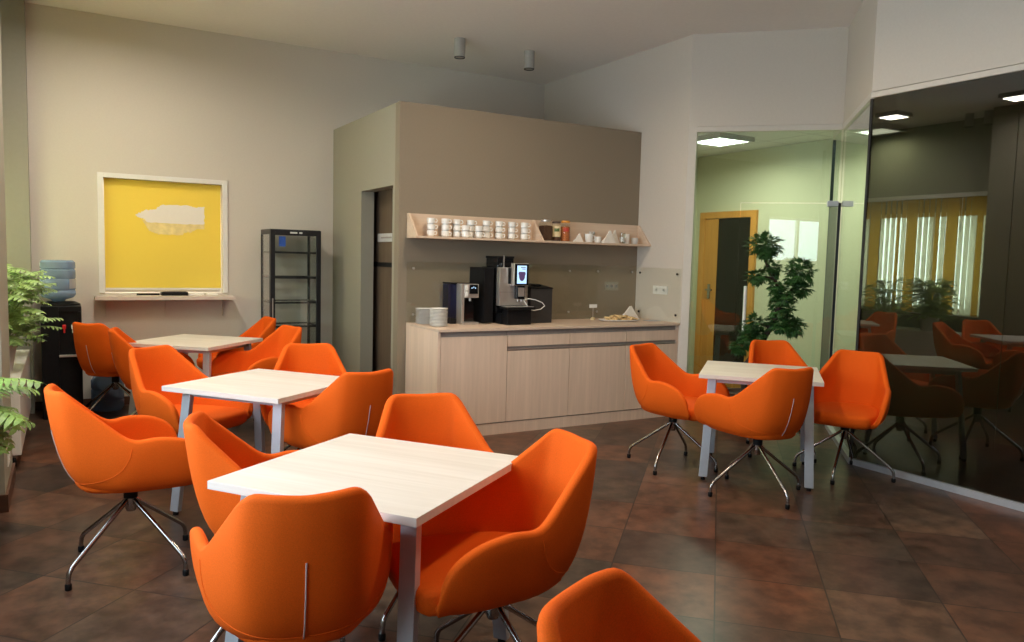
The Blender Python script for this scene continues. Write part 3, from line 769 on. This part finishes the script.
MB().prism_y(cg, -.0745, -.0723).build('screen_cup', M_['screencup'], ds)
MB().box(.186, .220, -.0742, -.0723, .492, .498).box(.172, .220, -.0742, -.0723, .506, .512).build('screen_text', M_['screencup'], ds)
hp = MB().box(.02, .185, .08, .30, .505, .60).build('bean_hopper', M_['blackgloss'], cm, bevel=.008)
MB().box(.016, .189, .076, .304, .585, .605).build('hopper_lid', M_['black'], hp, bevel=.004)
MB().box(.075, .085, .072, .080, .505, .612).build('hopper_clip', M_['steel'], hp)
MB().box(.005, .30, -.13, .0, .135, .160).build('drip_tray', M_['black'], cm, bevel=.004)
tr = MB()
for k in range(9): tr.box(.016 + k * .031, .038 + k * .031, -.125, -.01, .160, .163)
tr.build('tray_grid', M_['steel'], cm)
MB().box(.03, .275, -.10, .0, .0, .135).build('grounds_drawer', M_['black'], cm, bevel=.006)
# knock box
kb_ = thing('waste_bin', 'dark lidded box standing right of the coffee machine', 'box', (3.685, 6.02, WT))
MB().box(0, .235, 0, .27, 0, .315).build('box_body', M_['darkbin'], kb_, bevel=.006)
MB().prism_x([(-.006, .315), (.276, .315), (.276, .352), (-.006, .325)], -.005, .24).build('lid', M_['black'], kb_, bevel=.003)
MB().box(.08, .16, .08, .14, .335, .350).build('lid_grip', M_['black'], kb_, bevel=.003)
# white milk hose loop
tag(MB().tube([(3.575, 5.975, 1.135), (3.59, 5.95, 1.10), (3.625, 5.94, 1.045), (3.675, 5.94, 1.035), (3.745, 5.94, 1.045), (3.79, 5.945, 1.075), (3.765, 5.95, 1.105), (3.695, 5.955, 1.130), (3.625, 5.96, 1.140), (3.585, 5.97, 1.130)], .0045, 8).build('milk_hose', M_['whiteplastic'], smooth=True), 'thin white hose looping out right of the coffee machine', 'hose')
# biscuit tray, napkin, paper
by = thing('serving_tray', 'oval tray holding golden biscuits on the worktop', 'tray', (4.72, 6.03, WT), -.12)
MB().lathe([(0, .004), (.20, .004), (.225, .012), (.23, .016), (.225, .018), (.19, .010), (0, .009)], 32, (0, 0), 1.0, .55).build('dish', M_['porcelain'], by, smooth=True)
bi = 0
bis0 = None
for k in range(64):
    a = rnd.uniform(0, 2 * PI); q = math.sqrt(rnd.random()); x, y = .195 * q * math.cos(a), .105 * q * math.sin(a)
    lay = (k // 24)
    z = WT + .013 + lay * .014
    if bis0 is None:
        bis0 = tag(MB().lathe([(0, 0), (.018, .0), (.023, .005), (.022, .011), (.012, .015), (0, .016)], 12).build('biscuit', M_['biscuit'], smooth=True), 'golden biscuit heaped on the oval tray', 'biscuit', 'biscuits on the oval tray')
        o = bis0
    else:
        o = bis0.copy(); C.objects.link(o)
    c_, s_ = math.cos(-.12), math.sin(-.12)
    x *= 1 - .22 * lay; y *= 1 - .22 * lay
    o.location = (4.72 + c_ * x - s_ * y, 6.03 + s_ * x + c_ * y, z); o.rotation_euler = (rnd.uniform(-.25, .25), rnd.uniform(-.25, .25), rnd.uniform(0, 6))
napkin('white folded paper napkins standing beside the biscuit tray', 4.965, 6.225, WT, .13, .135, .15, 8)
tag(MB().box(5.00, 5.14, 5.90, 6.02, WT, WT + .006).build('notepad', M_['alu'], bevel=.002), 'thin grey notepad lying at the right end of the worktop', 'notepad')

# ------------------------------------------------------------------ water dispenser and bottle
wd = thing('water_dispenser', 'black water dispenser standing in the left corner', 'dispenser', (-.025, 7.76, 0))
MB().box(-.155, .155, .02, .36, .0, .99).build('cabinet', M_['black'], wd, bevel=.012)
MB().box(-.15, -.02, -.0, .03, .0, .985).box(-.02, .15, -.0, .03, .0, .56).box(-.02, .15, .0, .03, .94, .985).box(.125, .15, .0, .03, .56, .94).build('front_shell', M_['black'], wd, bevel=.004)
MB().box(-.022, .13, -.03, .028, .545, .562).build('drip_tray', M_['steel'], wd, bevel=.003)
for x, ma in ((.02, 'red'), (.088, 'whiteplastic')):
    t_ = MB().box(x - .014, x + .014, -.02, .03, .79, .825).cyl(x, -.012, .755, .80, .008).build('tap', M_[ma], wd, bevel=.003)
MB().lathe([(.15, .99), (.15, 1.0), (.11, 1.02), (.06, 1.022)], 28, (0, .19)).build('bottle_collar', M_['black'], wd, smooth=True)
def bottle_prof(z):
    P = [(.0, 0), (.045, .0), (.06, .015), (.12, .035), (.138, .06), (.138, .09), (.130, .10), (.138, .11), (.138, .19), (.130, .20), (.138, .21), (.138, .275), (.128, .285), (.138, .295), (.136, .345), (.120, .362), (.0, .364)]
    return [(r_, z + q) for r_, q in P]
wb = thing('water_bottle', 'large blue water bottle upside down on the black dispenser', 'bottle', (-.045, 7.95, 1.0225))
MB().lathe(bottle_prof(0), 32).build('bottle_body', M_['bottle'], wb, smooth=True)
vs = [(.1395 * math.cos(a), .1395 * math.sin(a), z) for z in (.115, .20) for a in [-.9 + .1 * i for i in range(9)]]
MB().add(vs, [(i, i + 1, i + 10, i + 9) for i in range(8)]).build('label', M_['alu'], wb, fix=False)  # grey patch stands in for the light reflected on the bottle
sb = thing('water_bottle', 'spare blue water bottle standing on the floor behind the chairs, right of the dispenser', 'bottle', (.335, 8.06, 0))
MB().lathe([(0, .01), (.12, 0), (.138, .03), (.138, .09), (.130, .10), (.138, .11), (.138, .19), (.130, .20), (.138, .21), (.138, .28), (.12, .31), (.05, .335), (.045, .37)], 28).build('bottle_body', M_['bottle'], sb, smooth=True)
MB().lathe([(.05, .355), (.05, .385), (0, .388)], 18).build('cap', M_['blue'], sb, smooth=True)

# ------------------------------------------------------------------ glass cooler cabinet
fx, fy, FW, FD, FHt = 1.755, 7.79, .50, .40, 1.73
fr = thing('glass_cooler', 'tall black framed empty glass display cooler by the back wall', 'cooler', (fx, fy, 0))
t = .022
m = MB()
for x in (0, FW - t):
    for y in (0, FD - t): m.box(x, x + t, y, y + t, .10, FHt - .05)
m.build('frame_posts', M_['blackmetal'], fr)
MB().box(0, FW, 0, FD, FHt - .05, FHt).build('top_box', M_['blackmetal'], fr, bevel=.004)
MB().box(0, FW, 0, FD, .0, .12).build('base_box', M_['blackmetal'], fr, bevel=.004)
dr = MB().box(.0, .045, -.03, -.004, .12, FHt - .005).box(FW - .045, FW, -.03, -.004, .12, FHt - .005).box(.045, FW - .045, -.03, -.004, FHt - .06, FHt - .005).box(.045, FW - .045, -.03, -.004, .12, .18).build('door_frame', M_['blackmetal'], fr, bevel=.003)
MB().box(.045, FW - .045, -.02, -.014, .18, FHt - .06).build('door_pane', M_['fridgeglass'], dr)
MB().box(.014, .022, -.05, -.03, .75, 1.05).build('door_pull', M_['steel'], dr)
MB().box(.006, .010, t, FD - t, .12, FHt - .05).box(FW - .010, FW - .006, t, FD - t, .12, FHt - .05).build('side_panes', M_['fridgeglass'], fr)
for z in (.76, 1.0, 1.25, 1.50, .50):
    MB().box(.02, FW - .02, .02, FD - .02, z, z + .006).build('glass_shelf', M_['fridgeglass'], fr)
    bpy.data.objects  # shelf edge trim
    MB().box(.02, FW - .02, .014, .024, z - .008, z + .012).box(.02, FW - .02, FD - .026, FD - .016, z - .008, z + .012).box(.02, .03, .024, FD - .026, z - .008, z + .012).box(FW - .03, FW - .02, .024, FD - .026, z - .008, z + .012).build('shelf_edge', M_['blackmetal'], fr)
MB().box(.085, .15, -.013, -.011, 1.56, 1.66).build('sticker', M_['blue'], fr)
MB().box(.19, .26, -.0315, -.030, FHt - .040, FHt - .024).box(.28, .31, -.0315, -.030, FHt - .040, FHt - .024).build('badge', M_['greyporcelain'], fr)

# ------------------------------------------------------------------ kiosk door
d = st(MB().box(2.72, 2.76, KY + .11, 7.63, 0, 2.2).build('door_3', M_['darkwood']))
MB().box(2.712, 2.722, KY + .11, 7.63, 1.385, 1.43).build('door_band', M_['black'], d)
MB().box(2.712, 2.720, 6.90, 7.38, 1.63, 1.71).build('door_sign', M_['pot'], d)
MB().box(2.710, 2.713, 7.0, 7.28, 1.662, 1.678).build('sign_text', M_['groove'], d)

# ------------------------------------------------------------------ lights, seen and unseen
def spot(x, y, lab):
    r = thing('ceiling_spotlight', lab, 'lamp', (x, y, H - .185), 0, 'cylinder ceiling spotlights')
    MB().lathe([(.052, .006), (.055, .010), (.055, .185), (0, .185)], 24).build('housing', M_['lampwhite'], r, smooth=True)
    MB().lathe([(0, .012), (.040, .010), (.051, .0), (.053, .0), (.053, .008)], 24).build('reflector', M_['black'], r, smooth=True)
spot(3.42, 7.05, 'grey cylinder spotlight on the ceiling, left of the pair')
spot(4.22, 7.05, 'grey cylinder spotlight on the ceiling, right of the pair')
spot(-.48, 6.27, 'cylinder spotlight mirrored high in the tinted glass, left of its pair')
spot(-.48, 6.01, 'cylinder spotlight mirrored high in the tinted glass, right of its pair')
def area(name, loc, rot, sx, sy, e, col, spread=None):
    l = bpy.data.lights.new(name, 'AREA'); l.shape = 'RECTANGLE'; l.size = sx; l.size_y = sy; l.energy = e; l.color = col
    
    if spread: l.spread = math.radians(spread)
    o = bpy.data.objects.new(name, l); C.objects.link(o); o.location = loc; o.rotation_euler = rot; return o
def panel(x, y, z, s, m, lab, e, col, grp, spread=168):
    r = thing('ceiling_panel_lamp', lab, 'lamp', (x, y, z), 0, grp)
    f = MB()
    for (a, b, c, d_) in ((-s, s, -s, -s + .03), (-s, s, s - .03, s), (-s, -s + .03, -s + .03, s - .03), (s - .03, s, -s + .03, s - .03)): f.box(a, b, c, d_, -.05, 0)
    f.build('frame', M_['lampwhite'], r)
    MB().box(-s + .03, s - .03, -s + .03, s - .03, -.045, -.015).build('diffuser', M_[m], r)
    area('lamp_light', (x, y, z - .06), (0, 0, 0), s * 1.6, s * 1.6, e, col, spread)
LAMP = 15
for k, (x, y) in enumerate(((.33, 6.86), (.30, 5.22), (.30, 3.4), (2.6, 1.9), (2.9, 4.6))):
    LAMP = (25, 26, 22, 34, 34)[k]
    if k < 2:
        panel(x, y, H, .17, 'lamp', ['lit square ceiling lamp mirrored at the top left of the tinted glass', 'lit square ceiling lamp mirrored at the top right of the tinted glass'][k], LAMP, (1, .92, .80), 'square ceiling lamps')
    else:
        panel(x, y, H, .17, 'lamp', ['square ceiling lamp above the middle table', 'square ceiling lamp above the open floor', 'square ceiling lamp between counter and right table'][k - 2], LAMP, (1, .80, .56), 'square ceiling lamps')
panel(6.06, 6.14, 2.83, .25, 'lampcool', 'bright square office lamp seen through the clear glass wall', 26, (1, .98, .85), 'office ceiling lamps')
panel(6.72, 4.75, 2.83, .18, 'lampcool', 'small bright office lamp by the corner of the tinted glass', 10, (1, .98, .85), 'office ceiling lamps')
area('blind_backlight', (.86, 8.57, 3.0), (0, 0, 0), .2, .2, 60, (1, .95, .85))  # unseen light added behind the roller blind to make its fabric glow
# daylight
DAY = (.74, .87, 1.0)
area('daylight', (-1.16, 6.98, 1.6), (0, -PI / 2, 0), 1.45, 2.0, 700, DAY)
area('daylight', (-1.16, 2.85, 1.68), (0, -PI / 2, 0), 1.6, 3.6, 150, DAY)
area('daylight', (-1.16, -3.32, 2.05), (0, -PI / 2, 0), .95, 1.95, 26, DAY)

# ------------------------------------------------------------------ plants
def blade_leaf(m, base, direction, up, L, W, lobes, droop):
    """pinnate lobed leaf: midrib strip with paired lobes, each a folded quad pair"""
    d = direction.normalized(); p = base.copy(); n = lobes; step = L / n
    side = d.cross(up).normalized()
    prev = p.copy()
    for i in range(n):
        t = (i + .5) / n; d = (d + Vector((0, 0, -droop * step * 3))).normalized()
        side = d.cross(Vector((0, 0, 1))); side = side.normalized() if side.length > 1e-3 else Vector((1, 0, 0))
        nrm = side.cross(d).normalized()
        q = prev + d * step
        w = W * math.sin(PI * (.12 + .80 * t)) ** .8 * (.72 + .5 * ((i * 7919 + len(m.v) * 31) % 97) / 97)
        for s in (-1, 1):
            ax = (side * s * .92 + d * .40 - nrm * .22).normalized(); wd = ax.cross(nrm).normalized(); hw = step * .40
            P0 = prev + d * step * .5
            pts = [P0 - wd * hw * .8 * s, P0 + ax * w * .42 - wd * hw * s + nrm * w * .05, P0 + ax * w * .78 - wd * hw * .7 * s, P0 + ax * w - nrm * w * .10, P0 + ax * w * .78 + wd * hw * .7 * s, P0 + ax * w * .42 + wd * hw * s + nrm * w * .05, P0 + wd * hw * .8 * s]
            o = len(m.v); m.v += [tuple(x) for x in pts]; m.f += [(o, o + 1, o + 5, o + 6), (o + 1, o + 2, o + 4, o + 5), (o + 2, o + 3, o + 4)]
        o = len(m.v); m.v += [tuple(prev - side * .005), tuple(prev + side * .005), tuple(q + side * .005), tuple(q - side * .005)]; m.f.append((o, o + 1, o + 2, o + 3))
        prev = q
    return prev
def fern(lab, loc, nl, hgt, spread, L, W, leafm, potm, pr, ph, seed, bias=(0, 0), lobes=8):
    r = thing('leafy_plant', lab, 'plant', loc); q = random.Random(seed)
    MB().lathe([(0, 0), (pr * .75, 0), (pr, ph * .95), (pr * 1.04, ph), (pr * .93, ph), (pr * .9, ph * .9), (0, ph * .9)], 24).build('pot', M_[potm], r, smooth=True)
    MB().lathe([(pr * .9, ph * .88), (pr * .88, ph * .905), (0, ph * .92)], 20).build('soil', M_['soil'], r)
    fo = MB(); sm = MB()
    for k in range(nl):
        a = q.uniform(0, 2 * PI); rr = q.random() ** .6; el = q.uniform(.25, 1.35)
        base = Vector((math.cos(a) * pr * .4 * rr, math.sin(a) * pr * .4 * rr, ph * .9))
        dirv = Vector((math.cos(a) * math.cos(el) + bias[0], math.sin(a) * math.cos(el) + bias[1], math.sin(el)))
        hh = hgt * q.uniform(.02, 1.0); top = base + Vector((math.cos(a) * spread * rr * .7 + bias[0] * spread, math.sin(a) * spread * rr * .7 + bias[1] * spread, hh * .8))
        mid = base * .5 + top * .5 + Vector((0, 0, hh * .12))
        sm.tube([base, mid, top], .004, 5)
        ld = Vector((math.cos(a + q.uniform(-.5, .5)) + bias[0], math.sin(a + q.uniform(-.5, .5)), q.uniform(-.1, .8)))
        blade_leaf(fo, top, ld, Vector((0, 0, 1)), L * q.uniform(.7, 1.15), W * q.uniform(.8, 1.15), lobes, q.uniform(.6, 1.8))
    sm.build('stems', M_[leafm], r); fo.build('foliage', M_[leafm], r, fix=False)
    return r
# planter trolley on casters, with two ferns; a tall one by the pier
pt = thing('planter_trolley', 'white planter box on black casters at the far left', 'planter', (-.56, 7.02, 0))
MB().box(-.29, .29, -.92, .92, .09, .60).build('box_body', M_['white'], pt, bevel=.006)
for sx in (-1, 1):
    for sy in (-1, 1):
        c = MB().box(sx * .24 - .02, sx * .24 + .02, sy * .85 - .025, sy * .85 + .025, .06, .09).build('caster_fork', M_['steel'], pt)
        w_ = MB().lathe([(0, -.016), (.034, -.016), (.038, -.008), (.038, .008), (.034, .016), (0, .016)], 18).build('caster_wheel', M_['black'], pt, smooth=True, loc=(sx * .24, sy * .85, .038)); w_.rotation_euler = (0, PI / 2, 0)
fern('bushy fresh green plant with lobed leaves at the left edge, on the white planter', (-.43, 6.62, .60), 170, .66, .26, .18, .080, 'leaffresh', 'pot', .13, .22, 11, (.05, 0), 6)
fern('second lobed plant on the white planter, farther along under the blind', (-.48, 7.38, .60), 90, .60, .26, .18, .075, 'leaffresh', 'pot', .13, .22, 12)
fern('lower light green plant with split leaves at the left edge, nearest of the plants', (-.63, 4.62, 0), 40, .40, .20, .26, .12, 'leafdeep', 'terracotta', .14, .58, 13, (.8, 0), 8)

# artificial tree by the glass
tr = thing('leafy_tree', 'tall dark green twisted indoor tree in front of the clear glass door', 'tree', (5.265, 4.885, 0))
MB().lathe([(0, 0), (.15, 0), (.19, .34), (.20, .36), (.18, .36), (.17, .32), (0, .32)], 28).build('pot', M_['terracotta'], tr, smooth=True)
MB().lathe([(.17, .32), (.15, .335), (0, .34)], 24).build('soil', M_['soil'], tr)
# view basis for laying the crown out sideways (tree is flat-ish along the glass)
ex = Vector((.865, -.502, 0)); ey = Vector((.502, .865, 0))
S = 6.95 / 774.
def tp(px_, py_, dep=0.0):       # crown layout in the tree's own plane, measured from its stem
    return ex * ((px_ - 750) * S * 1.0) + ey * dep + Vector((0, 0, 1.5 + (264.5 - py_) * S))
trunk = [Vector((0, 0, .33)), Vector((-.03, 0, .60)), tp(752, 362), tp(766, 338), tp(775, 321), tp(780, 305), tp(780, 293), tp(775, 281), tp(767, 268), tp(762, 256)]
bm_ = MB().tube(trunk, [.032, .030, .028, .026, .024, .022, .019, .016, .013, .009], 10)
for br in ([tp(780, 300), tp(790, 290), tp(797, 278)], [tp(773, 278), tp(764, 277), tp(757, 278)], [tp(772, 326), tp(763, 324), tp(755, 324)], [tp(778, 312), tp(788, 320), tp(796, 326)], [tp(760, 346), tp(752, 340), tp(748, 338)]):
    bm_.tube(br, [.014, .011, .008], 8)
bm_.build('trunk', M_['bark'], tr, smooth=True)
fo = MB(); q = random.Random(5)
CL = [(763, 246, 20, 14, 120), (757, 277, 12, 8, 50), (772, 268, 8, 8, 34), (798, 272, 16, 16, 110), (801, 288, 10, 8, 40), (783, 293, 16, 12, 80), (783, 307, 14, 14, 80), (781, 322, 16, 10, 74), (796, 326, 11, 10, 60), (757, 323, 13, 9, 50), (751, 337, 11, 12, 70), (743, 347, 9, 8, 44), (760, 334, 10, 9, 40), (776, 284, 9, 8, 30)]
for (cx, cy, rx, ry, n) in CL:
    c = tp(cx, cy)
    for k in range(int(n * 1.8)):
        a, b = q.uniform(0, 2 * PI), q.uniform(-1, 1); rr = q.random() ** .45
        sx_ = math.sqrt(1 - b * b)
        p = c + ex * (rx * S * .82 * rr * sx_ * math.cos(a)) + ey * (rx * S * .8 * rr * sx_ * math.sin(a)) + Vector((0, 0, ry * S * .82 * rr * b))
        # palmate leaf: five pointed fingers drooping outwards
        out_ = (p - c); out_ = out_.normalized() if out_.length > 1e-4 else Vector((1, 0, 0))
        d0 = (out_ + Vector((q.uniform(-.5, .5), q.uniform(-.5, .5), q.uniform(-.7, .3)))).normalized()
        sd = d0.cross(Vector((0, 0, 1))); sd = sd.normalized() if sd.length > 1e-3 else Vector((1, 0, 0)); nn = sd.cross(d0)
        LL = q.uniform(.045, .07)
        for j in range(5):
            an = (j - 2) * .55; dd = d0 * math.cos(an) + sd * math.sin(an) - nn * .12 * abs(j - 2); l2 = LL * (1 - .13 * abs(j - 2)); ss = dd.cross(nn).normalized() * l2 * .16
            o = len(fo.v); fo.v += [tuple(p), tuple(p + dd * l2 * .5 + ss), tuple(p + dd * l2 - nn * l2 * .15), tuple(p + dd * l2 * .5 - ss)]; fo.f.append((o, o + 1, o + 2, o + 3))
fo.build('foliage', M_['leafdark'], tr, fix=False)

# ------------------------------------------------------------------ world, camera, view
w = bpy.data.worlds.new('World'); sc.world = w; w.use_nodes = True
bg = w.node_tree.nodes['Background']; bg.inputs[0].default_value = (.72, .84, 1, 1); bg.inputs[1].default_value = 1.6
TH_, PITCH, ROLL, CH_ = .52578855, -.08077356, .02468388, 1.49924
cam = bpy.data.cameras.new('Camera'); co = bpy.data.objects.new('Camera', cam); C.objects.link(co)
cam.sensor_width = 36; cam.sensor_fit = 'HORIZONTAL'; cam.lens = 27.21; cam.clip_start = .05
mt = Matrix.Rotation(-TH_, 4, 'Z') @ Matrix.Rotation(PI / 2 + PITCH, 4, 'X') @ Matrix.Rotation(ROLL, 4, 'Z')
co.matrix_world = Matrix.Translation((0, 0, CH_)) @ mt
sc.camera = co
vs_ = sc.view_settings; vs_.view_transform = 'Standard'; vs_.look = 'None'; vs_.gamma = 1; vs_.use_curve_mapping = False
vs_.exposure = 0.06
try:
    sc.cycles.use_denoising = True; sc.cycles.max_bounces = 10; sc.cycles.transparent_max_bounces = 16; sc.cycles.sample_clamp_indirect = 6
except Exception: pass
